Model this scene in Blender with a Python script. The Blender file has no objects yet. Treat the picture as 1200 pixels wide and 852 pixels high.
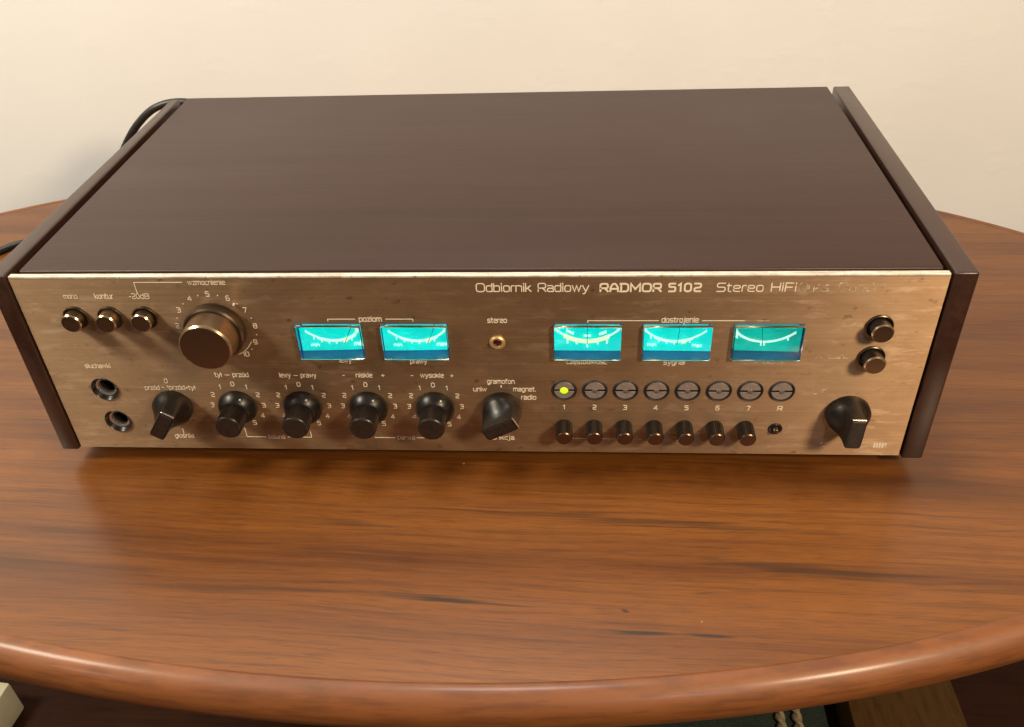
import bpy, bmesh, math, random
from mathutils import Vector, Matrix, noise
random.seed(7)
S = bpy.context.scene
C = S.collection
MM = 0.001

# ------------------------------------------------------------ camera, light
FPX, CAM = 1044.8, Vector((.0601, -.4021, .3656))
YAW, PITCH, ROLL = -.0888, -.6369, -.0494
fwd = Vector((math.sin(YAW)*math.cos(PITCH), math.cos(YAW)*math.cos(PITCH), math.sin(PITCH)))
rt = Vector((math.cos(YAW), -math.sin(YAW), 0)); up = rt.cross(fwd)
r2 = math.cos(ROLL)*rt + math.sin(ROLL)*up
u2 = -math.sin(ROLL)*rt + math.cos(ROLL)*up
cd = bpy.data.cameras.new('camera'); cam = bpy.data.objects.new('camera', cd); C.objects.link(cam)
m = Matrix((r2, u2, -fwd)).transposed().to_4x4(); m.translation = CAM
cam.matrix_world = m
cd.sensor_width = 36; cd.lens = FPX/1200*36; cd.clip_start = .01; cd.clip_end = 100
S.camera = cam

W = bpy.data.worlds.new('World'); S.world = W; W.use_nodes = True
bg = W.node_tree.nodes['Background']
bg.inputs[0].default_value = (1.0, .80, .60, 1); bg.inputs[1].default_value = .10

def lamp(name, loc, target, size, watts, col, spread=180):
    ld = bpy.data.lights.new(name, 'AREA'); ld.shape = 'DISK'; ld.size = size
    ld.energy = watts; ld.color = col; ld.spread = math.radians(spread)
    o = bpy.data.objects.new(name, ld); C.objects.link(o); o.location = loc
    o.rotation_euler = (Vector(target)-Vector(loc)).to_track_quat('-Z', 'Y').to_euler()
    return o
lamp('room_lamp', (.78, -.78, .78), (.24, .02, .05), .20, 17, (1, .77, .52))
lamp('wall_side_lamp', (-1.05, -.30, 1.05), (-.30, .47, .05), .35, 21, (1, .90, .72))
lamp('ceiling_lamp', (-.05, .20, 1.65), (.0, .2, 0), .4, 13, (1, .96, .92))
lamp('window_light_near', (.62, -1.5, .95), (.1, 0, 0), .09, 2.0, (.78, .78, 1))
lamp('window_light_far', (-1.25, -1.2, .75), (-.1, 0, 0), .07, 1.4, (.78, .78, 1))
S.view_settings.view_transform = 'Standard'; S.view_settings.look = 'None'
S.view_settings.exposure = 0; S.view_settings.gamma = 1
S.view_settings.use_curve_mapping = False
S.render.engine = 'CYCLES'

# ------------------------------------------------------------ node helpers
class NT:
    def __init__(s, name):
        s.m = bpy.data.materials.new(name); s.m.use_nodes = True
        s.t = s.m.node_tree; s.b = s.t.nodes['Principled BSDF']; s.out = s.t.nodes['Material Output']
    def n(s, typ, **k):
        x = s.t.nodes.new(typ)
        for a, v in k.items(): setattr(x, a, v)
        return x
    def l(s, a, b): s.t.links.new(a, b)
    def co(s, scale=(1, 1, 1), rot=(0, 0, 0), loc=(0, 0, 0)):
        t = s.n('ShaderNodeTexCoord'); mp = s.n('ShaderNodeMapping')
        mp.inputs['Scale'].default_value = scale; mp.inputs['Rotation'].default_value = rot
        mp.inputs['Location'].default_value = loc
        s.l(t.outputs['Object'], mp.inputs[0]); return mp.outputs[0]
    def noise(s, vec, sc, det=4, rough=.55, dist=0):
        x = s.n('ShaderNodeTexNoise'); s.l(vec, x.inputs['Vector'])
        x.inputs['Scale'].default_value = sc; x.inputs['Detail'].default_value = det
        x.inputs['Roughness'].default_value = rough; x.inputs['Distortion'].default_value = dist
        return x.outputs['Fac']
    def ramp(s, fac, stops, interp='LINEAR'):
        r = s.n('ShaderNodeValToRGB'); r.color_ramp.interpolation = interp
        e = r.color_ramp.elements
        while len(e) < len(stops): e.new(.5)
        for i, (p, c) in enumerate(stops):
            e[i].position = p
            e[i].color = (c, c, c, 1) if isinstance(c, (int, float)) else (*c, 1)
        s.l(fac, r.inputs[0]); return r.outputs[0]
    def mix(s, fac, a, b, mode='MIX'):
        x = s.n('ShaderNodeMix', data_type='RGBA', blend_type=mode)
        for sock, v in ((x.inputs[0], fac), (x.inputs[6], a), (x.inputs[7], b)):
            if isinstance(v, (int, float)): sock.default_value = v
            elif isinstance(v, tuple): sock.default_value = (*v, 1)
            else: s.l(v, sock)
        return x.outputs[2]
    def math(s, op, a, b=0, clamp=False):
        x = s.n('ShaderNodeMath', operation=op, use_clamp=clamp)
        for i, v in enumerate((a, b)):
            if isinstance(v, (int, float)): x.inputs[i].default_value = v
            else: s.l(v, x.inputs[i])
        return x.outputs[0]
    def bump(s, h, strength=.2, dist=.001):
        b = s.n('ShaderNodeBump'); b.inputs['Strength'].default_value = strength
        b.inputs['Distance'].default_value = dist
        s.l(h, b.inputs['Height']); s.l(b.outputs[0], s.b.inputs['Normal']); return b
    def set(s, **k):
        for a, v in k.items():
            i = s.b.inputs[a.replace('_', ' ')]
            if isinstance(v, (int, float)): i.default_value = v
            elif isinstance(v, tuple): i.default_value = (*v, 1) if len(v) == 3 and i.type == 'RGBA' else v
            else: s.l(v, i)
        return s
def plain(name, col, rough=.4, metal=0, var=.12, sc=60, **k):
    a = NT(name); v = a.co(); f = a.noise(v, sc, 5)
    c = a.mix(a.ramp(f, [(.3, 0), (.7, 1)]), tuple(x*(1-var) for x in col), tuple(min(1, x*(1+var)) for x in col))
    a.set(Base_Color=c, Metallic=metal, Roughness=a.ramp(f, [(.25, max(0, rough-.06)), (.75, min(1, rough+.06))]), **k)
    return a.m
M = {}
# table veneer ------------------------------------------------------------
def wood_table():
    a = NT('table_veneer')
    R = (0, 0, .034)
    wob = a.noise(a.co((2.2, 7, 1), R), 1, 3, .5)
    base = a.co((1, 1, 1), R)
    sep = a.n('ShaderNodeSeparateXYZ'); a.l(base, sep.inputs[0])
    yy = a.math('ADD', sep.outputs[1], a.math('MULTIPLY', wob, .024))
    cmb = a.n('ShaderNodeCombineXYZ'); a.l(a.math('MULTIPLY', sep.outputs[0], 1.5), cmb.inputs[0]); a.l(a.math('MULTIPLY', yy, 25), cmb.inputs[1])
    big = a.noise(cmb.outputs[0], 1, 5, .6, .5)
    cm2 = a.n('ShaderNodeCombineXYZ'); a.l(a.math('MULTIPLY', sep.outputs[0], 9), cm2.inputs[0]); a.l(a.math('MULTIPLY', yy, 330), cm2.inputs[1])
    mid = a.noise(cm2.outputs[0], 1, 5, .65)
    cm3 = a.n('ShaderNodeCombineXYZ'); a.l(a.math('MULTIPLY', sep.outputs[0], 55), cm3.inputs[0]); a.l(a.math('MULTIPLY', yy, 1500), cm3.inputs[1])
    fine = a.noise(cm3.outputs[0], 1, 3, .6)
    c = a.ramp(big, [(.30, (.064, .0190, .0032)), (.42, (.130, .0410, .0060)), (.54, (.174, .058, .0086)), (.75, (.214, .076, .0125))])
    c = a.mix(a.ramp(mid, [(.32, .55), (.52, 0)]), c, (.050, .017, .006))
    c = a.mix(a.ramp(fine, [(.38, .40), (.50, 0)]), c, (.055, .020, .007))
    pore = a.noise(a.co((26, 420, 1), R), 1, 2, .5)
    c = a.mix(a.ramp(pore, [(.66, 0), (.74, .55)]), c, (.06, .022, .010))
    # dark figure marks of the veneer (x, y, half length, half width, tilt)
    for (x, y, rx, ry, tl, amt) in ((-.009, -.1025, .042, .0024, .075, 1.0), (.096, -.1205, .017, .0019, .0, 1.0), (.128, -.1212, .016, .0018, .06, 1.0),
                               (.086, -.107, .003, .0013, .3, 1.0), (-.12, -.098, .05, .006, .0, .35), (-.075, -.048, .03, .005, .1, .40), (.19, -.078, .085, .0045, .1, .6), (.10, -.044, .12, .004, .07, .5)):
        mp = a.n('ShaderNodeMapping', vector_type='TEXTURE'); mp.inputs['Location'].default_value = (x, y, 0)
        mp.inputs['Rotation'].default_value = (0, 0, -tl); mp.inputs['Scale'].default_value = (rx, ry, 1)
        t = a.n('ShaderNodeTexCoord'); a.l(t.outputs['Object'], mp.inputs[0])
        s2 = a.n('ShaderNodeSeparateXYZ'); a.l(mp.outputs[0], s2.inputs[0])
        d = a.math('SQRT', a.math('ADD', a.math('POWER', s2.outputs[0], 2), a.math('POWER', s2.outputs[1], 2)))
        d = a.math('ADD', d, a.math('MULTIPLY', a.math('SUBTRACT', mid, .5), 3.2))
        k = a.ramp(d, [(.30, amt*.9), (1.15, 0)])
        c = a.mix(k, c, (.022, .013, .008))
    # dust specks
    vo = a.n('ShaderNodeTexVoronoi'); a.l(a.co(), vo.inputs['Vector']); vo.inputs['Scale'].default_value = 30
    c = a.mix(a.ramp(vo.outputs['Distance'], [(.012, .45), (.020, 0)]), c, (.62, .52, .42))
    smear = a.noise(a.co((6, 10, 1)), 1, 4, .6)
    a.set(Base_Color=c, Roughness=a.ramp(smear, [(.3, .30), (.7, .42)]), Coat_Weight=.28, Coat_Roughness=.20, Specular_IOR_Level=.38)
    h = a.math('ADD', a.math('MULTIPLY', fine, .5), mid); a.bump(h, .12, .0004)
    return a.m
M['veneer'] = wood_table()
def wood_plain(name, c0, c1, rough, axis=(3, 40, 40), coat=.3, bump=.08, crough=.12, spec=.5):
    a = NT(name); v = a.co(axis); f = a.noise(v, 1, 6, .6, .4)
    g = a.noise(a.co(tuple(x*7 for x in axis)), 1, 3, .6)
    c = a.mix(a.ramp(f, [(.3, 0), (.7, 1)]), c0, c1)
    c = a.mix(a.ramp(g, [(.35, .45), (.55, 0)]), c, tuple(x*.45 for x in c0))
    a.set(Base_Color=c, Roughness=a.ramp(f, [(.3, rough-.05), (.7, rough+.05)]), Coat_Weight=coat, Coat_Roughness=crough, Specular_IOR_Level=spec)
    a.bump(g, bump, .0004); return a.m
M['rim'] = wood_plain('table_rim_wood', (.15, .046, .009), (.225, .074, .016), .58, (5, 14, 50), .24, .1, .22)
M['underwood'] = wood_plain('trestle_wood', (.070, .033, .008), (.095, .046, .012), .7, (20, 3, 20), 0, spec=.15)
M['panel'] = wood_plain('dark_veneer', (.030, .0115, .0065), (.046, .019, .011), .38, (30, 3, 30), .25, .10, .2)
def cover_mat():
    a = NT('cover_vinyl'); f = a.noise(a.co((3, 60, 60)), 1, 6, .65)
    g = a.noise(a.co((14, 420, 60)), 1, 3, .6)
    bl = a.noise(a.co((4, 5, 5)), 1, 3, .6)
    c = a.mix(a.ramp(f, [(.3, 0), (.7, 1)]), (.029, .0125, .0092), (.041, .0185, .0138))
    c = a.mix(a.ramp(bl, [(.4, 0), (.7, .4)]), c, (.050, .026, .021))
    a.set(Base_Color=c, Roughness=a.ramp(bl, [(.3, .36), (.7, .46)]), Specular_IOR_Level=.28)
    a.bump(g, .22, .0005); return a.m
M['cover'] = cover_mat()
def plate_mat():
    a = NT('brushed_bronze_plate')
    b = a.noise(a.co((8, 1, 900)), 1, 3, .6)
    b2 = a.noise(a.co((30, 1, 2600)), 1, 2, .5)
    bl = a.noise(a.co((14, 1, 26)), 1, 5, .65, .6)
    sp = a.noise(a.co((120, 1, 160)), 1, 3, .6)
    st = a.noise(a.co((36, 1, 160)), 1, 4, .7)
    c = a.mix(a.ramp(b, [(.3, 0), (.7, 1)]), (.40, .258, .142), (.50, .338, .192))
    c = a.mix(a.ramp(bl, [(.40, 0), (.62, .55)]), c, (.25, .15, .08))
    c = a.mix(a.ramp(st, [(.53, 0), (.66, .55)]), c, (.58, .42, .27))
    c = a.mix(a.ramp(sp, [(.62, 0), (.72, .65)]), c, (.16, .095, .05))
    rg = a.math('ADD', a.ramp(bl, [(.3, .40), (.7, .52)]), a.math('MULTIPLY', b2, .06))
    tx = a.n('ShaderNodeCombineXYZ'); tx.inputs[2].default_value = 1
    a.set(Base_Color=c, Metallic=.80, Roughness=rg, Anisotropic=.88)
    a.l(tx.outputs[0], a.b.inputs['Tangent'])
    a.bump(a.math('ADD', b, b2), .05, .0002)
    return a.m
M['plate'] = plate_mat()
def edge_mat():
    a = NT('worn_aluminium_edge')
    f = a.noise(a.co((70, 500, 60)), 1, 5, .7); g = a.noise(a.co((420, 900, 60)), 1, 3, .6)
    c = a.mix(a.ramp(f, [(.42, 0), (.62, .8)]), (.74, .68, .57), (.42, .36, .27))
    c = a.mix(a.ramp(g, [(.60, 0), (.70, .6)]), c, (.20, .15, .10))
    a.set(Base_Color=c, Metallic=.35, Roughness=.5); a.bump(g, .2, .0003); return a.m
M['edge'] = edge_mat()
M['print'] = plain('cream_print', (.78, .70, .54), .5, 0, .06, 500)
def worn_print(name, lo, hi):
    a = NT(name); f = a.noise(a.co((330, 1, 330)), 1, 4, .6)
    a.set(Base_Color=(.80, .72, .56), Roughness=.5, Alpha=a.ramp(f, [(lo, 0), (hi, 1)])); return a.m
M['print_rubbed'] = worn_print('rubbed_print', .28, .44)
M['print_faded'] = worn_print('faded_print', .46, .70)
M['black'] = plain('black_plastic', (.012, .0095, .008), .28, 0, .2, 300)
M['blackmatt'] = plain('matt_black', (.010, .008, .007), .6)
M['knob'] = plain('knob_plastic', (.0105, .0080, .0062), .36, 0, .25, 250, Specular_IOR_Level=.34)
M['knobcap'] = plain('knob_cap', (.022, .015, .012), .30, .1, .2, 400)
def capmetal(name, col, rough):
    a = NT(name); f = a.noise(a.co((900, 900, 900)), 1, 2, .5)
    a.set(Base_Color=a.mix(f, tuple(x*.85 for x in col), col), Metallic=.9, Roughness=rough); return a.m
M['bronze'] = capmetal('bronze_cap', (.24, .145, .085), .30)
M['bronzedark'] = capmetal('dark_bronze_cap', (.15, .085, .055), .32)
M['bronzeside'] = capmetal('bronze_side', (.25, .17, .10), .34)
M['brightrim'] = capmetal('polished_rim', (.66, .50, .31), .22)
M['skirtsteel'] = capmetal('dark_steel', (.13, .095, .06), .34)
M['brass'] = plain('brass_bezel', (.62, .43, .20), .42, .7)
M['chrome'] = capmetal('chrome', (.75, .72, .66), .16)
M['greybutton'] = plain('grey_metal_pad', (.27, .225, .20), .42, .3, .15, 500)
M['darkhole'] = plain('dark_recess', (.006, .005, .004), .7)
M['redled'] = plain('dark_red_led', (.05, .004, .010), .15)
M['smoke'] = plain('smoky_led', (.11, .095, .085), .18)
M['rubber'] = plain('rubber', (.018, .017, .014), .42, 0, .2, 300)
M['chassis'] = plain('chassis_metal', (.05, .045, .04), .5, .5)
M['meterwall'] = plain('blue_meter_housing', (.010, .13, .40), .14, 0, .1, 100)
def emis(name, col, st, var=0):
    a = NT(name); a.set(Base_Color=tuple(x*.6 for x in col), Roughness=.5, Emission_Color=col, Emission_Strength=st)
    if var:   # the bulb behind the dial lights it unevenly
        f = a.noise(a.co((70, 1, 90)), 1, 2, .5)
        a.l(a.ramp(f, [(.25, st*(1-var)), (.75, st*(1+var))]), a.b.inputs['Emission Strength'])
    return a.m
M['dial'] = emis('lit_dial', (.0, .84, .72), .86, .26)
M['dialdim'] = emis('dim_lit_dial', (.0, .64, .50), .58, .26)
M['scale'] = emis('lit_scale', (.72, 1.0, .86), .95)
M['scalewarm'] = emis('lit_scale_warm', (.95, 1.0, .58), .9)
M['greenled'] = emis('green_led', (.50, .84, .01), 1.0)
def glassm():
    a = NT('acrylic_window'); a.set(Base_Color=(.86, .97, .97), Roughness=.03, IOR=1.42, Transmission_Weight=1.0); return a.m
M['glass'] = glassm()
def wallm():
    a = NT('painted_plaster')
    f = a.noise(a.co((3, 3, 3)), 1, 4, .6); g = a.noise(a.co((26, 26, 34)), 1, 5, .6); h = a.noise(a.co((150, 150, 150)), 1, 3, .6)
    c = a.mix(a.ramp(f, [(.3, 0), (.7, 1)]), (.76, .755, .73), (.82, .81, .79))
    lump = a.ramp(g, [(.55, 0), (.78, 1)])
    a.set(Base_Color=c, Roughness=.75)
    a.bump(a.math('ADD', a.math('MULTIPLY', lump, 1.3), a.math('MULTIPLY', h, .35)), .06, .0025); return a.m
M['wall'] = wallm()
M['floor'] = wood_plain('dark_floorboard', (.024, .0075, .003), (.036, .012, .0045), .75, (3, 25, 25), 0, spec=.15)
def rugm():
    a = NT('green_wool'); f = a.noise(a.co((300, 300, 300)), 1, 3, .7); g = a.noise(a.co((25, 25, 25)), 1, 2)
    c = a.mix(f, (.006, .012, .009), (.030, .045, .032)); c = a.mix(a.ramp(g, [(.58, 0), (.66, .7)]), c, (.12, .11, .10))
    a.set(Base_Color=c, Roughness=.95); a.bump(f, .8, .004); return a.m
M['rug'] = rugm()
M['cord'] = plain('cream_cord', (.27, .21, .12), .9, 0, .3, 300)
M['creamboard'] = plain('cream_board', (.62, .58, .42), .55, 0, .08, 40)

# ------------------------------------------------------------ mesh helpers
def obj(name, bm, mat, parent=None, smooth=None, **props):
    me = bpy.data.meshes.new(name); bmesh.ops.recalc_face_normals(bm, faces=bm.faces[:])
    bm.to_mesh(me); bm.free()
    me.materials.append(M[mat] if isinstance(mat, str) else mat)
    if smooth is not None:
        me.shade_smooth()
        try: me.set_sharp_from_angle(angle=math.radians(smooth))
        except Exception: pass
    o = bpy.data.objects.new(name, me); C.objects.link(o)
    if parent: o.parent = parent
    for k, v in props.items(): o[k] = v
    return o
def thing(name, label, cat, loc=(0, 0, 0)):
    o = bpy.data.objects.new(name, None); C.objects.link(o); o.location = loc
    o['label'] = label; o['category'] = cat; o.empty_display_size = .02; return o
def box(bm, x0, x1, y0, y1, z0, z1, bev=0, seg=2):
    r = bmesh.ops.create_cube(bm, size=1)
    for v in r['verts']:
        v.co = Vector(((x0+x1)/2+v.co.x*(x1-x0), (y0+y1)/2+v.co.y*(y1-y0), (z0+z1)/2+v.co.z*(z1-z0)))
    if bev:
        es = list({e for v in r['verts'] for e in v.link_edges})
        bmesh.ops.bevel(bm, geom=es, offset=bev, segments=seg, affect='EDGES', profile=.5)
    return bm
def nb(*a, **k): return box(bmesh.new(), *a, **k)
def lathe(prof, cx, cz, seg=48, knurl=None, bm=None):
    """profile of (outward distance, radius) turned about the axis that leaves the plate at (cx, cz); metres"""
    bm = bm or bmesh.new(); rings = []
    for i, (p, r) in enumerate(prof):
        if r <= 1e-7: rings.append([bm.verts.new((cx, -p, cz))]); continue
        ring = []
        for k in range(seg):
            t = 2*math.pi*k/seg
            rr = r*(1-(knurl[2] if knurl and knurl[0] <= i <= knurl[1] and k % 2 else 0))
            ring.append(bm.verts.new((cx+rr*math.cos(t), -p, cz+rr*math.sin(t))))
        rings.append(ring)
    for a, b in zip(rings, rings[1:]):
        n = max(len(a), len(b))
        for k in range(n):
            vs = [a[k % len(a)], a[(k+1) % len(a)], b[(k+1) % len(b)], b[k % len(b)]]
            q = []
            for v in vs:
                if v not in q: q.append(v)
            if len(q) > 2: bm.faces.new(q)
    return bm
def tube(bm, pts, r, seg=12, closed_ends=True):
    pts = [Vector(p) for p in pts]; rings = []
    ref = Vector((0, 0, 1))
    for i, p in enumerate(pts):
        d = (pts[min(i+1, len(pts)-1)]-pts[max(i-1, 0)]).normalized()
        a = d.cross(ref)
        if a.length < .05: a = d.cross(Vector((1, 0, 0)))
        a.normalize(); b = d.cross(a)
        rings.append([bm.verts.new(p+r*(math.cos(2*math.pi*k/seg)*a+math.sin(2*math.pi*k/seg)*b)) for k in range(seg)])
    for a, b in zip(rings, rings[1:]):
        for k in range(seg): bm.faces.new((a[k], a[(k+1) % seg], b[(k+1) % seg], b[k]))
    if closed_ends:
        bm.faces.new(rings[0]); bm.faces.new(rings[-1])
    return bm
def spline(pts, n=8):
    pts = [Vector(p) for p in pts]; out = []
    P = [pts[0]*2-pts[1]]+pts+[pts[-1]*2-pts[-2]]
    for i in range(1, len(P)-2):
        for k in range(n):
            t = k/n; a, b, c, d = P[i-1:i+3]
            out.append(.5*((2*b)+(c-a)*t+(2*a-5*b+4*c-d)*t*t+(3*b-a-3*c+d)*t**3))
    out.append(pts[-1]); return out

# ------------------------------------------------------------ setting
TZ = -.012                      # table surface; the receiver's underside is at z = 0
WALLY = .482
bm = bmesh.new(); box(bm, -3, 3, WALLY, WALLY+.12, -.55, 2.2)
obj('wall', bm, 'wall', kind='structure')
bm = bmesh.new(); box(bm, -3, 3, -2.5, WALLY, -.60, -.55)
obj('floor', bm, 'floor', kind='structure')

# ------------------------------------------------------------ table
TC = Vector((-.0501, .1469)); TA, TB, TR = .5694, .2984, -.0342
table = thing('coffee_table', 'oval brown wooden coffee table with rounded edge under the receiver', 'table', (TC.x, TC.y, -.55))
def ell(k, n, off):
    t = 2*math.pi*k/n; x, y = (TA)*math.cos(t), (TB)*math.sin(t)
    nx, ny = math.cos(t)/TA, math.sin(t)/TB; L = math.hypot(nx, ny)
    x += off*nx/L; y += off*ny/L
    return (TC.x+x*math.cos(TR)-y*math.sin(TR), TC.y+x*math.sin(TR)+y*math.cos(TR))
N = 200
bm = bmesh.new()
tv = [bm.verts.new((*ell(k, N, -.00006), TZ)) for k in range(N)]
bv = [bm.verts.new((*ell(k, N, -.00006), TZ-.026)) for k in range(N)]
bm.faces.new(tv); bm.faces.new(bv)
for k in range(N): bm.faces.new((tv[k], tv[(k+1) % N], bv[(k+1) % N], bv[k]))
def attach(o, par):
    o.parent = par; o.matrix_parent_inverse = Matrix.Translation(-par.location); return o
attach(obj('table_top', bm, 'veneer'), table)
prof = [(0, TZ-.0275), (0, TZ+.0001), (.0005, TZ+.0004), (.0016, TZ+.0006)]
for i in range(1, 13):
    a = math.radians(90-i*170/12); prof.append((.0016+.0125*math.cos(a), TZ-.0137+.0143*math.sin(a)))
prof += [(.002, TZ-.0282)]
bm = bmesh.new(); rings = [[bm.verts.new((*ell(k, N, o), z)) for k in range(N)] for o, z in prof]
for a, b in zip(rings, rings[1:]+rings[:1]):
    for k in range(N): bm.faces.new((a[k], a[(k+1) % N], b[(k+1) % N], b[k]))
attach(obj('edge_band', bm, 'rim', smooth=50), table)
for x0, x1, y0, y1 in ((.349, .467, -.10, .40), (-.567, -.449, .20, .40)):
    attach(obj('trestle_foot', nb(x0, x1, y0, y1, -.55, -.50, bev=.006), 'underwood', smooth=40), table)
    attach(obj('trestle_post', nb(x0+.03, x1-.03, .24, .34, -.502, TZ-.027, bev=.004), 'underwood', smooth=40), table)

# ------------------------------------------------------------ receiver body
PW, PH, PT, DEP = .25, .1236, .0028, .2717
rad = thing('radio_receiver', 'vintage hi-fi radio receiver with bronze front plate and lit cyan meters', 'radio', (0, 0, TZ))
def part(name, bm, mat, smooth=None, parent=None, **k):
    o = obj(name, bm, mat, smooth=smooth, **k)
    p = parent or rad
    o.parent = p
    if p is rad: o.matrix_parent_inverse = Matrix.Translation(-rad.location)   # parts are modelled in world coordinates
    return o
# cover
part('cover', nb(-PW+.0035, PW-.0020, PT+.0022, DEP, PH-.0030, PH+.0018, bev=.0012, seg=3), 'cover', 40)
part('rear_panel', nb(-PW+.004, PW-.004, DEP-.004, DEP-.001, .006, PH-.0031), 'chassis')
part('inner_chassis', nb(-PW+.004, PW-.004, .020, .022, .006, PH-.0031), 'chassis')
part('bottom_chassis', nb(-PW+.002, PW-.002, PT+.004, DEP-.01, .0012, .0052), 'chassis')
for x in (-.2, .2):
    for y in (.035, .23):
        bmf = bmesh.new()
        bmesh.ops.create_cone(bmf, cap_ends=True, segments=24, radius1=.0085, radius2=.010, depth=.0132)
        bmesh.ops.translate(bmf, verts=bmf.verts[:], vec=(x, y, -.0054))
        part('rubber_foot', bmf, 'rubber', 40)
GAP = .0016
bm = nb(-PW-GAP-.0108, -PW-GAP, -.0010, DEP-.004, -.0012, PH+.0022, bev=.0012, seg=3)
for v in bm.verts:
    if v.co.x < -PW-GAP-.005: v.co.x += .0040*max(0, v.co.y)/DEP      # the cheek thins towards the back
part('side_panel', bm, 'panel', 40)
part('side_panel', nb(PW+GAP, PW+GAP+.0120, -.0010, DEP-.001, -.0012, PH+.0022, bev=.0012, seg=3), 'panel', 40)

# front plate with real openings
KX = [-.1805+.0396*i for i in range(6)]       # speaker selector, four round knobs, input selector
KZ = .0350
SX = [.0535+.0175*i for i in range(8)]; SZ = .0481
MX = [-.0770, -.0290, .0665, .1150, .1636]; MZ0, MZ1, MWD = .0712, .0940, .0370
JACKS = [(-.2198, .0470), (-.2193, .0222)]
def boolean(target, cutter):
    md = target.modifiers.new('cut', 'BOOLEAN'); md.object = cutter; md.operation = 'DIFFERENCE'; md.solver = 'EXACT'
    dg = bpy.context.evaluated_depsgraph_get(); dg.update()
    me = bpy.data.meshes.new_from_object(target.evaluated_get(dg))
    old = target.data; target.modifiers.clear(); target.data = me; me.name = 'front_plate'
    bpy.data.meshes.remove(old); cm = cutter.data; bpy.data.objects.remove(cutter); bpy.data.meshes.remove(cm)
plate = part('front_plate', nb(-PW, PW, 0, PT, .0006, PH-.0004), 'plate', label='bronze coloured brushed metal front plate worn at the right')
cut = bmesh.new()
for x in MX: box(cut, x-MWD/2, x+MWD/2, -.01, .01, MZ0, MZ1)
for (x, z) in JACKS: 
    b2 = lathe([(-.01, 0), (-.01, .0078), (.01, .0078), (.01, 0)], x, z, 40, bm=cut)
for x in SX: lathe([(-.01, 0), (-.01, .0071), (.01, .0071), (.01, 0)], x, SZ, 40, bm=cut)
co = obj('cutter', cut, 'plate'); boolean(plate, co)
part('worn_top_edge', nb(-PW, PW, -.00012, PT+.0006, PH-.00036, PH+.0011, bev=.0004, seg=2), 'edge', parent=plate)

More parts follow.
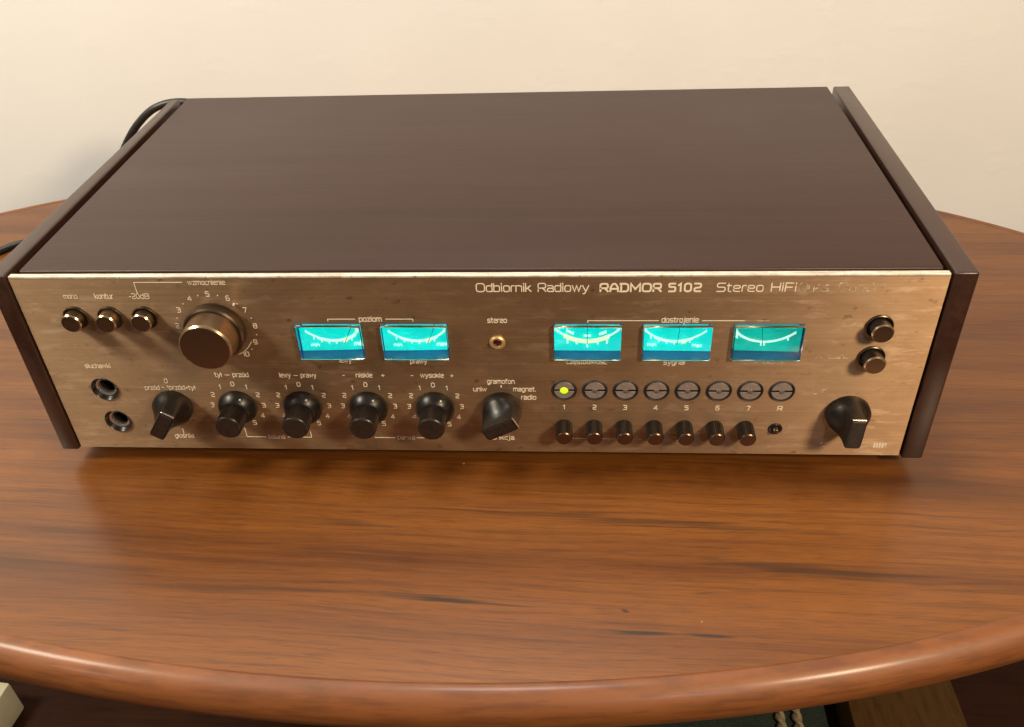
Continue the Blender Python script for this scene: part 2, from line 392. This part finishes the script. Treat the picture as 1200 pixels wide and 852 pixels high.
# ------------------------------------------------------------ lettering
XH = .72
def rrpts(pts, r, closed):
    P = [Vector(p) for p in pts]; n = len(P); out = []
    for i, p in enumerate(P):
        if not closed and i in (0, n-1): out.append(p); continue
        a, b = P[i-1]-p, P[(i+1) % n]-p
        k = min(r, a.length*.48, b.length*.48)
        if k < .02: out.append(p); continue
        a = p+a.normalized()*k; b = p+b.normalized()*k
        for j in range(4):
            t = j/3; out.append((1-t)**2*a+2*t*(1-t)*p+t*t*b)
    return out
def G(w, *strokes): return (w, strokes)
w = .66
def S_(*p, c=False, r=.22): return (p, c, r)
bowl = S_((0, 0), (w, 0), (w, XH), (0, XH), c=True)
arch = S_((0, XH), (w, XH), (w, 0))
acc = S_((.28, .88), (.46, 1.05), r=0)
FONT = {
 'o': G(w, bowl), 'd': G(w, bowl, S_((w, 1), (w, 0))), 'b': G(w, bowl, S_((0, 1), (0, 0))),
 'i': G(.06, S_((.03, 0), (.03, XH)), S_((.03, .90), (.03, 1.02))), 'r': G(.36, S_((0, 0), (0, XH), (.38, XH))),
 'n': G(w, S_((0, 0), (0, XH)), arch), 'k': G(.60, S_((0, 0), (0, 1)), S_((0, .30), (.56, XH), r=0), S_((.2, .42), (.6, 0), r=0)),
 'a': G(w, S_((.04, XH), (w, XH), (w, 0)), S_((w, .40), (0, .40), (0, 0), (w, 0))),
 'w': G(.96, S_((0, XH), (.24, 0), (.48, XH), (.72, 0), (.96, XH), r=0)),
 'y': G(.68, S_((0, XH), (.34, .02), r=0), S_((.68, XH), (.24, -.28), (.04, -.28), r=.1)),
 'e': G(w, S_((0, .37), (w, .37), (w, XH), (0, XH), (0, 0), (w, 0))), 's': G(w, S_((w, XH), (0, XH), (0, .36), (w, .36), (w, 0), (0, 0), r=.18)),
 't': G(.40, S_((.1, .98), (.1, 0), (.42, 0)), S_((-.06, XH), (.40, XH))), 'u': G(w, S_((0, XH), (0, 0), (w, 0)), S_((w, XH), (w, 0))),
 'm': G(1.06, S_((0, 0), (0, XH)), S_((0, XH), (.53, XH), (.53, 0)), S_((.53, XH), (1.06, XH), (1.06, 0))),
 'c': G(.6, S_((.6, XH), (0, XH), (0, 0), (.6, 0))), 'z': G(.6, S_((0, XH), (.6, XH), (0, 0), (.6, 0), r=0)),
 'l': G(.06, S_((.03, 0), (.03, 1))), 'g': G(w, bowl, S_((w, XH), (w, -.28), (.05, -.28))), 'p': G(w, bowl, S_((0, XH), (0, -.28))),
 'f': G(.42, S_((.46, 1), (.12, 1), (.12, 0)), S_((-.06, XH), (.42, XH))), 'j': G(.2, S_((.18, XH), (.18, -.28), (-.1, -.28)), S_((.18, .90), (.18, 1.02))),
 'h': G(w, S_((0, 0), (0, 1)), arch),
 'O': G(.95, S_((0, 0), (.95, 0), (.95, 1), (0, 1), c=True, r=.30)), 'Q': G(.95, S_((0, 0), (.95, 0), (.95, 1), (0, 1), c=True, r=.30), S_((.6, .2), (1.0, -.12), r=0)),
 'R': G(.85, S_((0, 0), (0, 1), (.85, 1), (.85, .42), (0, .42)), S_((.5, .42), (.88, 0), r=0)), 'A': G(.88, S_((0, 0), (0, .5), (.28, 1), (.60, 1), (.88, .5), (.88, 0), r=.12), S_((0, .34), (.88, .34))),
 'D': G(.88, S_((-.06, 0), (.88, 0), (.88, 1), (-.06, 1), r=.34), S_((.06, 0), (.06, 1))), 'M': G(1.05, S_((0, 0), (0, 1), (.52, .3), (1.05, 1), (1.05, 0), r=0)),
 'S': G(.85, S_((.85, 1), (0, 1), (0, .52), (.85, .52), (.85, 0), (0, 0))), 'H': G(.85, S_((0, 0), (0, 1)), S_((.85, 0), (.85, 1)), S_((0, .52), (.85, .52))),
 'F': G(.75, S_((.75, 1), (0, 1), (0, 0), r=0), S_((0, .5), (.65, .5))), 'B': G(.8, S_((0, 0), (.8, 0), (.8, 1), (0, 1), (0, 0)), S_((0, .52), (.8, .52))),
 'C': G(.8, S_((.8, 1), (0, 1), (0, 0), (.8, 0))), 'U': G(.8, S_((0, 1), (0, 0), (.8, 0), (.8, 1))),
 '0': G(.62, S_((0, 0), (.62, 0), (.62, 1), (0, 1), c=True, r=.28)), '1': G(.24, S_((-.04, .78), (.18, 1), (.18, 0), r=0)),
 '2': G(.62, S_((0, 1), (.62, 1), (.62, .5), (0, .44), (0, 0), (.62, 0), r=.2)), '3': G(.62, S_((0, 1), (.62, 1), (.62, 0), (0, 0)), S_((.2, .52), (.62, .52))),
 '4': G(.66, S_((.5, 0), (.5, 1), (0, .28), (.68, .28), r=0)), '5': G(.62, S_((.6, 1), (0, 1), (0, .56), (.62, .56), (.62, 0), (0, 0), r=.14)),
 '6': G(.62, S_((.58, 1), (0, 1), (0, 0), (.62, 0), (.62, .56), (0, .56))), '7': G(.62, S_((0, 1), (.62, 1), (.2, 0), r=.05)),
 '8': G(.62, S_((0, 0), (.62, 0), (.62, 1), (0, 1), c=True), S_((0, .52), (.62, .52))), '9': G(.62, S_((.04, 0), (.62, 0), (.62, 1), (0, 1), (0, .44), (.62, .44))),
 'x': G(.6, S_((0, 0), (.6, XH), r=0), S_((0, XH), (.6, 0), r=0)), 'K': G(.8, S_((0, 0), (0, 1)), S_((0, .42), (.78, 1), r=0), S_((.25, .55), (.82, 0), r=0)),
 '-': G(.4, S_((0, .40), (.4, .40))), '+': G(.5, S_((0, .42), (.5, .42)), S_((.25, .17), (.25, .67))), '.': G(.08, S_((.04, -.03), (.04, .09))),
 '_': G(1.1, S_((0, .40), (1.1, .40))), ' ': G(.42)}
def add(ch, base, *extra): FONT[ch] = (FONT[base][0], FONT[base][1]+tuple(extra))
add('ł', 'l', S_((-.12, .42), (.18, .64), r=0)); add('ó', 'o', acc); add('ć', 'c', acc); add('ś', 's', acc); add('ę', 'e', S_((.5, 0), (.42, -.2), r=0))
def ribbon(bm, pts, hw, closed, X, Y, proud):
    """flat raised stroke; X, Y map glyph metres onto the plate"""
    n = len(pts)
    if n < 2: return
    L, Rr = [], []
    for i, p in enumerate(pts):
        a = pts[(i-1) % n] if (closed or i > 0) else p
        b = pts[(i+1) % n] if (closed or i < n-1) else p
        d1, d2 = (p-a), (b-p)
        d = (d1.normalized() if d1.length > 1e-9 else Vector((0, 0)))+(d2.normalized() if d2.length > 1e-9 else Vector((0, 0)))
        if d.length < 1e-6: d = d2 if d2.length > 0 else d1
        d.normalize(); nrm = Vector((-d.y, d.x))
        q = d2.normalized() if d2.length > 1e-9 else d1.normalized()
        k = hw/max(.45, abs(nrm.dot(Vector((-q.y, q.x)))))
        e = Vector((0, 0))
        if not closed and i == 0: e = -d*hw*.6
        if not closed and i == n-1: e = d*hw*.6
        L.append(p+e+nrm*k); Rr.append(p+e-nrm*k)
    V = lambda p, y: bm.verts.new((X+p.x, y, Y+p.y))
    a = [V(p, -proud) for p in L]; b = [V(p, -proud) for p in Rr]; a2 = [V(p, .00002) for p in L]; b2 = [V(p, .00002) for p in Rr]
    for i in range(n if closed else n-1):
        j = (i+1) % n
        bm.faces.new((a[i], a[j], b[j], b[i])); bm.faces.new((a2[i], a2[j], a[j], a[i])); bm.faces.new((b[i], b[j], b2[j], b2[i]))
    if not closed:
        bm.faces.new((a[0], b[0], b2[0], a2[0])); bm.faces.new((a[-1], b[-1], b2[-1], a2[-1]))
def layout(txt, track=.24):
    x = 0; out = []
    for ch in txt:
        wd, st = FONT[ch]; out.append((x, st)); x += wd+track
    return out, x-track
def text_into(bm, txt, cx, cz, cap, width=None, weight=.105, proud=.00012, align='c', track=.24):
    lay, tot = layout(txt, track); sx = (width/tot) if width else cap*1.0
    x0 = cx-tot*sx/2 if align == 'c' else cx
    for gi, (gx, st) in enumerate(lay):
        for si, (pts, closed, r) in enumerate(st):
            P = [Vector(((p.x)*sx, p.y*cap)) for p in rrpts([(q[0]+gx, q[1]) for q in pts], r, closed)]
            ribbon(bm, P, weight*cap*.5, closed, x0, cz-cap*.40, proud+si*.00004)   # crossing strokes never share a plane
def text(txt, cx, cz, cap, width=None, mat='print', **k):
    bm = bmesh.new(); text_into(bm, txt, cx*MM, cz*MM, cap*MM, width*MM if width else None, **k)
    return part('lettering', bm, mat, parent=plate)
def line(pts, hw=.22, mat='print'):
    bm = bmesh.new(); ribbon(bm, [Vector((x*MM, z*MM)) for x, z in pts], hw*MM, False, 0, 0, .00012)
    return part('printed_line', bm, mat, parent=plate)
T = text
T('Odbiornik Radiowy', 37, 116.6, 5.0, 59.5, weight=.115, track=.20)
T('RADMOR', 88.7, 116.4, 4.7, 31.5, weight=.21, track=.30)
T('5102', 116.9, 116.4, 4.7, 16.4, weight=.21, track=.34)
T('Stereo', 145.3, 116.4, 5.0, 23.6, mat='print_rubbed', weight=.115)
T('HiFi', 167.6, 116.4, 5.0, 12.5, mat='print_rubbed', weight=.115)
T('Quasi', 183.5, 116.4, 5.0, 16.0, mat='print_faded', weight=.115)
T('Quadro', 207.5, 116.4, 5.0, 24.0, mat='print_faded', weight=.115)
T('wzmocnienie', -139.3, 120.6, 3.0, 20.6)
T('mono', -218.6, 111.8, 3.0, 7.6, mat='print_rubbed'); T('kontur', -199.4, 111.9, 3.3, 10.4, weight=.13); T('-20dB', -179.4, 111.8, 3.2, 11.2)
line([(-152.8, 120.9), (-179.7, 120.9), (-179.7, 114.2)])
T('słuchawki', -218.6, 63.9, 3.0, 15.2, weight=.13)
T('przód', -190.3, 47.9, 3.0, 8.8); T('przód+tył', -172.0, 48.2, 3.0, 15.6); T('0', -180.5, 53.0, 3.0); line([(-180.5, 49.9), (-180.5, 48.6)]); line([(-184.3, 48.6), (-183.2, 48.3)])
T('głośniki', -180.6, 10.4, 3.0, 11.8, mat='print_rubbed'); line([(-180.3, 16.5), (-180.3, 12.9)])
T('tył _ przód', -139.8, 57.9, 3.0, 19.8, mat='print_rubbed', weight=.13); T('lewy _ prawy', -100.5, 57.8, 3.1, 21.6, weight=.13)
T('niskie', -61.5, 58.0, 3.0, 9.4, weight=.13); T('-', -73.5, 58.0, 3.2, 1.3); T('+', -50.5, 58.0, 3.4)
T('wysokie', -22.0, 58.1, 3.0, 13.2, weight=.13); T('-', -33.5, 58.1, 3.2, 1.3); T('+', -10.5, 58.0, 3.4)
for i in (1, 2, 3, 4):
    bm = bmesh.new(); cx = KX[i]
    for k in range(6):
        for sgn in ((1,) if k == 0 else (1, -1)):
            a = math.radians(k*30.5); rr = 15.6*MM
            text_into(bm, str(k), cx+sgn*rr*math.sin(a), KZ+.0004+rr*math.cos(a), 3.0*MM, weight=.135)
    part('knob_scale', bm, 'print', parent=plate)
line([(-141.0, 17.2), (-141.0, 10.3), (-129.1, 10.3)]); T('balans', -122.4, 10.4, 3.0, 9.8, mat='print_rubbed'); line([(-115.5, 10.4), (-100.6, 10.4), (-100.6, 14.8)])
line([(-61.4, 10.7), (-49.0, 10.7)]); T('barwa', -42.2, 10.8, 3.0, 10.2); line([(-35.8, 10.8), (-22, 10.8)])
T('poziom', -52.6, 96.8, 3.2, 12.4, weight=.14); line([(-76.4, 95.6), (-76.4, 97.0), (-61.1, 97.0)]); line([(-44.0, 97.0), (-29.0, 97.0), (-29.0, 95.6)])
T('lewy', -70.8, 68.6, 3.1, 6.8, weight=.13); T('prawy', -28.7, 68.2, 3.1, 9.4, weight=.13)
T('stereo', 17.3, 96.0, 3.1, 10.4, weight=.14)
T('dostrojenie', 115.9, 96.3, 3.2, 19.4, weight=.14); line([(66.5, 94.8), (66.5, 96.0), (104.5, 96.0)]); line([(127.6, 96.0), (150, 96.0)]); line([(150, 96.0), (163, 96.0), (163, 94.8)], mat='print_faded')
T('częstotliwość', 66.2, 68.2, 3.1, 22.2, weight=.13); T('sygnał', 114.6, 68.0, 3.1, 11.4, weight=.13); T('U. detektora', 163.4, 68.6, 3.0, 21.5, mat='print_faded', weight=.13)
T('uniw', 5.0, 48.2, 3.0, 7.4, weight=.13); T('gramofon', 17.4, 53.9, 3.0, 15.4, weight=.13); T('magnet.', 30.8, 48.4, 3.0, 12.8, weight=.13); T('radio', 33.0, 42.4, 3.1, 8.4, weight=.14); line([(17.4, 51.2), (17.4, 50.0)], .35)
T('funkcja', 15.8, 11.3, 3.0, 15.0)
for i in range(8):
    T(str(i+1) if i < 7 else 'R', SX[i]/MM+.3*i*.3, 35.3, 3.0, mat='print' if i < 5 else 'print_rubbed', weight=.15)
line([(53.5, 11.4), (92, 11.4)]); line([(92, 11.4), (103, 11.4)], mat='print_faded'); T('programowanie', 113.5, 11.6, 2.9, 21, mat='print_faded'); line([(125, 11.8), (158.5, 12.2)], mat='print_faded')
T('ARCz', 206, 92.4, 3.0, 9, mat='print_faded'); T('wyciszanie', 199.5, 72.4, 3.0, 18, mat='print_faded'); T('UKF', 196.8, 47.6, 3.0, 7, mat='print_faded') if 'K' in FONT else T('U', 196.8, 47.6, 3.0, mat='print_faded')
T('UC', 203.6, 8.2, 3.2, 6, mat='print_faded')
T('sieć', 227.5, 8.4, 3.0, 9, mat='print_faded')
bm = bmesh.new(); 
for k in range(5): box(bm, (234.0+k*1.55)*MM, (235.2+k*1.55)*MM, -.00012, .00002, 6.6*MM, 10.2*MM)
part('printed_block', bm, 'print_rubbed', parent=plate)
# volume scale
VX, VZ = -.1405, .0910
bm = bmesh.new()
for k in range(11):
    a = math.radians((k-5)*29.0); rr = 22.2*MM
    text_into(bm, str(k), VX+rr*math.sin(a), VZ+rr*math.cos(a), 3.0*MM, weight=.14)
    if k < 10:
        a += math.radians(14.5); x, z = VX+rr*math.sin(a), VZ+rr*math.cos(a); box(bm, x-.0003, x+.0003, -.00012, .00002, z-.0003, z+.0003)
part('knob_scale', bm, 'print', parent=plate)
line([(VX/MM+20.0*math.sin(math.radians(t)), VZ/MM+20.0*math.cos(math.radians(t))) for t in range(118, 158, 4)], .2)

# ------------------------------------------------------------ knobs
def round_knob(cx, cz):
    s = 1.0
    k = part('knob', lathe([(.0002, 0), (.0002, .0114), (.0018, .0117), (.0030, .0115), (.0042, .0109), (.0056, .0100), (.0068, .0090), (.0076, .0082), (.0080, .0076), (.0080, 0)], cx, cz, 48), 'knob', 35)
    part('grip', lathe([(.0070, .0074), (.0080, .0075), (.0196, .0079), (.0200, .0076)], cx, cz, 76, knurl=(1, 2, .075)), 'knob', 20, parent=k)
    part('front_cap', lathe([(.0196, .00775), (.0203, .0077), (.0209, .0072), (.0210, .0069), (.0209, .0060), (.0209, 0)], cx, cz, 48), 'knobcap', 35, parent=k)
    part('pointer_dot', lathe([(.0038, 0), (.0038, .0006), (.0060, .0006), (.0060, 0)], cx+.0045, cz+.0086, 12), 'print', parent=k)
    return k
for i in (1, 2, 3, 4): round_knob(KX[i], KZ)
def pointer_knob(cx, cz, ang, R=.0118, bw=.0090, bh=.0208, P=.0202):
    bm = bmesh.new(); n = 64; rings = []
    ca, sa = math.cos(-ang), math.sin(-ang)
    for p, f, sc in ((.0002, 0, .97), (.0012, 0, 1), (.0048, 0, .985), (.0066, .10, .97), (.0090, .36, .975), (.0118, .68, .985), (.0145, .90, .99), (.0170, 1, 1), (P-.0008, 1, 1), (P-.0001, 1, .955)):
        ring = []
        for k in range(n):
            t = 2*math.pi*k/n; c, s = math.cos(t), math.sin(t)
            x0, z0 = R*c, R*s
            q = 9.0; d = (abs(c/(bw/2))**q+abs(s/(bh/2))**q)**(-1/q)
            x1, z1 = d*c, d*s
            x, z = sc*((1-f)*x0+f*x1), sc*((1-f)*z0+f*z1)
            ring.append(bm.verts.new((cx+x*ca-z*sa, -p, cz+x*sa+z*ca)))
        rings.append(ring)
    for a, b in zip(rings, rings[1:]):
        for k in range(n): bm.faces.new((a[k], a[(k+1) % n], b[(k+1) % n], b[k]))
    bm.faces.new(rings[0]); bm.faces.new(rings[-1])
    k = part('pointer_knob', bm, 'knob', 28)
    hb = bmesh.new()
    box(hb, -bw/2+.0011, bw/2-.0011, -P-.00012, -P+.0004, -bh/2+.0012, bh/2-.0012, bev=.0001, seg=1)
    bmesh.ops.rotate(hb, verts=hb.verts[:], cent=(0, 0, 0), matrix=Matrix.Rotation(ang, 3, 'Y'))
    bmesh.ops.translate(hb, verts=hb.verts[:], vec=(cx, 0, cz))
    part('front_inlay', hb, 'knobcap', parent=k)
    eb = bmesh.new(); box(eb, -bw/2+.0006, bw/2-.0006, -P+.0001, -P+.0012, bh/2-.0005, bh/2+.0001, bev=.0002, seg=1)
    bmesh.ops.rotate(eb, verts=eb.verts[:], cent=(0, 0, 0), matrix=Matrix.Rotation(ang, 3, 'Y'))
    bmesh.ops.translate(eb, verts=eb.verts[:], vec=(cx, 0, cz))
    part('tip_trim', eb, 'chrome', parent=k)
    return k
pointer_knob(KX[0], KZ, math.radians(34)); pointer_knob(KX[5]-.0002, KZ, math.radians(62)); pointer_knob(.2146, .0335, math.radians(2), R=.0123)
# volume
vk = part('volume_knob', lathe([(.0002, 0), (.0002, .0166), (.0010, .0170), (.0060, .0168), (.0068, .0158), (.0068, 0)], VX, VZ, 72), 'skirtsteel', 35)
part('grip', lathe([(.0064, .0148), (.0186, .0146), (.0190, .0140)], VX, VZ, 96), 'bronzeside', 35, parent=vk)
part('bright_rim', lathe([(.0185, .01455), (.0190, .01455), (.0200, .0138), (.0200, .0134)], VX, VZ, 96), 'brightrim', 30, parent=vk)
part('front_cap', lathe([(.0198, .01345), (.01995, .0132), (.01995, 0)], VX, VZ, 72), 'bronze', 30, parent=vk)
part('pointer_dot', lathe([(.0, 0), (.0, .0006), (.0012, .0006), (.0012, 0)], VX+.0135, VZ+.0160, 12), 'print', parent=vk)
# push buttons
def push_button(cx, cz, P, side='bronzeside'):
    k = part('push_button', lathe([(.0001, .0066), (.0007, .0068), (.0007, .0062), (.0002, .0060), (.0002, .00565), (P-.0006, .00565), (P, .0052), (P, .0050)], cx, cz, 48), side, 35)
    part('bezel', lathe([(.00005, .0064), (.0011, .0064), (.0014, .0068), (.0011, .0072), (.00005, .0072)], cx, cz, 48), 'skirtsteel', 40, parent=k)
    part('bright_rim', lathe([(P-.0007, .0057), (P-.0006, .0058), (P+.0001, .0052), (P+.0001, .0049)], cx, cz, 48), 'brightrim', 30, parent=k)
    part('front_cap', lathe([(P-.0001, .0050), (P-.0001, 0)], cx, cz, 48), 'bronze', parent=k)
push_button(-.2196, .0984, .0072, 'skirtsteel'); push_button(-.1996, .0984, .0076); push_button(-.1796, .0984, .0070, 'skirtsteel')
push_button(.2206, .0926, .0078, 'black'); push_button(.2203, .0724, .0085, 'black')
# headphone jacks
for (x, z) in JACKS:
    k = part('headphone_jack', lathe([(-.014, 0), (-.014, .0056), (-.0030, .0058), (-.0012, .0070), (-.0002, .0075), (.0003, .0077), (.0005, .0080), (.0001, .0082)], x, z, 48), 'black', 35)
    part('contact_ring', lathe([(-.0052, .0057), (-.0046, .0046), (-.0036, .0045), (-.0024, .0050), (-.0018, .0062)], x, z, 48), 'chrome', 40, parent=k)
# stereo lamp
k = part('stereo_lamp', lathe([(.0, .0044), (.0009, .0044), (.0016, .0036), (.0014, .0026), (.0004, .0022), (.0001, .0022)], .0168, .0817, 40), 'brass', 40)
part('led', lathe([(.0002, .0022), (.0008, .0019), (.0011, .001), (.0012, 0)], .0168, .0817, 24), 'redled', 60, parent=k)
# touch sensors: two half pads with a lamp between them
for i, x in enumerate(SX):
    k = part('touch_sensor', lathe([(-.0026, 0), (-.0026, .0062), (-.0006, .0062), (.0004, .0064), (.0007, .0068), (.0004, .0072), (.00005, .0074)], x, SZ, 48), 'blackmatt', 35)
    for sgn in (1, -1):
        hp = bmesh.new(); n = 22; R = .0059
        pts = [(R*math.cos(math.pi*j/n), max(.00075, R*math.sin(math.pi*j/n))) for j in range(n+1)]
        f = [hp.verts.new((x+a, -.0001-.0004*0, SZ+sgn*b)) for a, b in pts]; g = [hp.verts.new((x+a, .0003, SZ+sgn*b)) for a, b in pts]
        fi = [hp.verts.new((x+a*.94, -.0004, SZ+sgn*(.00075+(b-.00075)*.94+.0001))) for a, b in pts]
        hp.faces.new(fi); hp.faces.new(g)
        for j in range(n+1):
            j2 = (j+1) % (n+1); hp.faces.new((f[j], f[j2], g[j2], g[j])); hp.faces.new((fi[j], fi[j2], f[j2], f[j]))
        part('sensor_pad', hp, 'greybutton', parent=k)
    LR = .0024 if i == 0 else .0017
    part('sensor_lamp', lathe([(-.0020, LR), (.0004, LR*.96), (.0009, LR*.7), (.0010, 0)], x, SZ, 24), 'greenled' if i == 0 else 'smoke', 60, parent=k, **({'label': 'lit yellow green sensor lamp'} if i == 0 else {}))
# preset tuning knobs and the small pin
for i in range(7):
    z0 = .0217
    k = part('preset_knob', lathe([(.0002, 0), (.0002, .0047), (.0010, .0049), (.0112, .0048), (.0118, .0045)], SX[i], z0, 48, knurl=(2, 3, .085)), 'knob', 20)
    part('front_cap', lathe([(.0112, .0045), (.0119, .0045), (.0124, .0040), (.0125, 0)], SX[i], z0, 36), 'bronzedark', 35, parent=k)
k = part('pin_socket', lathe([(.00005, .0040), (.0006, .0040), (.0010, .0034), (.0008, .0026), (.0002, .0024), (.0002, 0)], SX[7], .0206, 32), 'black', 40)
part('pin', lathe([(.0002, .0020), (.0030, .0019), (.0036, .0014), (.0038, 0)], SX[7], .0206, 24), 'skirtsteel', 50, parent=k)

# ------------------------------------------------------------ meters
DY = .0088
for i, x in enumerate(MX):
    x0, x1 = x-MWD/2+.00015, x+MWD/2-.00015; z0, z1 = MZ0+.00015, MZ1-.00015
    hb = bmesh.new()   # open-fronted housing
    v = {}
    for a, xx in enumerate((x0, x1)):
        for b, zz in enumerate((z0, z1)):
            for c, yy in enumerate((-.0004, DY+.0016)): v[a, b, c] = hb.verts.new((xx, yy, zz))
    hb.faces.new((v[0, 0, 0], v[1, 0, 0], v[1, 0, 1], v[0, 0, 1])); hb.faces.new((v[0, 1, 0], v[1, 1, 0], v[1, 1, 1], v[0, 1, 1]))
    hb.faces.new((v[0, 0, 0], v[0, 1, 0], v[0, 1, 1], v[0, 0, 1])); hb.faces.new((v[1, 0, 0], v[1, 1, 0], v[1, 1, 1], v[1, 0, 1]))
    hb.faces.new((v[0, 0, 1], v[1, 0, 1], v[1, 1, 1], v[0, 1, 1]))
    mt = part('level_meter', hb, 'meterwall')
    part('window', nb(x0+.00005, x1-.00005, -.0034, -.0008, z0+.00005, z1-.00005, bev=.0005, seg=2), 'glass', 40, parent=mt)
    part('dial', nb(x0+.0006, x1-.0006, DY, DY+.0008, z0+.0004, z1-.0003), 'dialdim' if i == 4 else 'dial', parent=mt)
    sb = bmesh.new(); wb = bmesh.new(); zc = (z0+z1)/2-.0066
    sag = .0042; hw = .0148
    def arc(t, dz=0): return Vector((x+hw*t, zc+.0048-sag*(1-t*t)+dz))
    lv = [0.0]
    def rb(bm_, P, hw_):
        lv[0] += .000012; ribbon(bm_, P, hw_, False, 0, 0, lv[0])
    if i == 2:
        rb(sb, [arc(-1+j*.1) for j in range(21)], .0004); rb(wb, [arc(-.72+j*.1, -.0002) for j in range(15)], .0009)
        for t in (-.65, -.35, 0, .35, .65): rb(sb, [arc(t, -.0004), arc(t, -.0028 if t in (-.65, 0, .65) else -.0019)], .00042)
        for t in (-.55, 0, .5): rb(sb, [arc(t-.10, .0022), arc(t+.10, .0022)], .0004)
        for q in (-1, 1): text_into(sb, 'MHz', x+q*.0142, zc+.0060, .0013, .0030, proud=.0004)
    elif i == 4:
        rb(sb, [arc(-1+j*.1, -.0004) for j in range(21)], .00042)
        for t in (-.78, -.05, .05, .78): rb(sb, [arc(t, -.0006), arc(t*1.02, -.0020)], .00034)
    else:
        rb(sb, [arc(-1+j*.1) for j in range(21)], .00034); rb(sb, [arc(-.62+j*.1, -.0003) for j in range(13)], .0005)
        for t in (-.75, -.5, -.25, 0, .25, .5): rb(sb, [arc(t, 0), arc(t, -.0015)], .0003)
        lathe([(.0003, 0), (.0003, .0010), (.0004, .0010), (.0004, 0)], arc(.32).x, arc(.32).y-.0003, 16, bm=wb)
        text_into(sb, 'min', x-.0108, zc-.0014, .0014, .0040, proud=.0004); text_into(sb, 'max', x+.0110, zc-.0014, .0014, .0046, proud=.0004)
    for b_, mat_ in ((sb, 'scale'), (wb, 'scalewarm')):
        if len(b_.verts):
            for vv in b_.verts: vv.co.y = DY-.0001+min(0, vv.co.y) if vv.co.y <= 0 else DY+.0001
            part('dial_scale', b_, mat_, parent=mt)
        else: b_.free()
    nx = {0: .012, 1: .012, 2: .0, 3: .0035, 4: -.001}[i]
    nbm = bmesh.new(); tube(nbm, [(x+nx*.35, DY-.0010, z0+.004), (x+nx, DY-.0010, z1-.0022)], .00013, 8); part('needle', nbm, 'blackmatt', parent=mt)

# ------------------------------------------------------------ mains lead
pts = [(-.215, .268, .070), (-.220, .283, .092), (-.236, .290, .1085), (-.254, .291, .1145), (-.270, .291, .1148), (-.283, .290, .1115), (-.294, .290, .1050), (-.306, .290, .0945), (-.316, .290, .0830), (-.330, .289, .064), (-.352, .288, .036), (-.385, .288, .008), (-.418, .287, TZ+.004), (-.443, .280, TZ+.0032), (-.470, .245, TZ+.0032), (-.505, .205, TZ+.0032), (-.535, .165, TZ+.0032)]
bm = bmesh.new(); tube(bm, spline(pts, 10), .0031, 16)
obj('power_lead', bm, 'rubber', smooth=60, label='black mains lead looping out behind the receiver and lying on the table', category='cable')

# ------------------------------------------------------------ things under the table
rug = thing('woven_rug', 'dark green woven rug with two cream cords on the floor beneath the table', 'rug', (.2, .2, -.55))
o = obj('rug_body', nb(.05, .335, -.2, .45, -.549, -.535, bev=.004), 'rug', smooth=40); attach(o, rug)
for cx in (.283, .301):
    bm = bmesh.new()
    for ph in (0, math.pi):
        tube(bm, [(cx+.0026*math.cos(j*.55+ph), -.19+j*.0022, -.531+.0026*math.sin(j*.55+ph)) for j in range(280)], .0030, 8)
    attach(obj('cord', bm, 'cord', smooth=60), rug)
bm = nb(-.80, -.552, -.02, .156, -.549, -.50, bev=.003)
bmesh.ops.rotate(bm, verts=bm.verts[:], cent=(-.552, .156, -.5), matrix=Matrix.Rotation(math.radians(-5), 3, 'Z'))
bmesh.ops.translate(bm, verts=bm.verts[:], vec=(-.024, 0, 0))
obj('cream_box', bm, 'creamboard', smooth=40, label='pale cream box corner on the floor below the table rim', category='box')
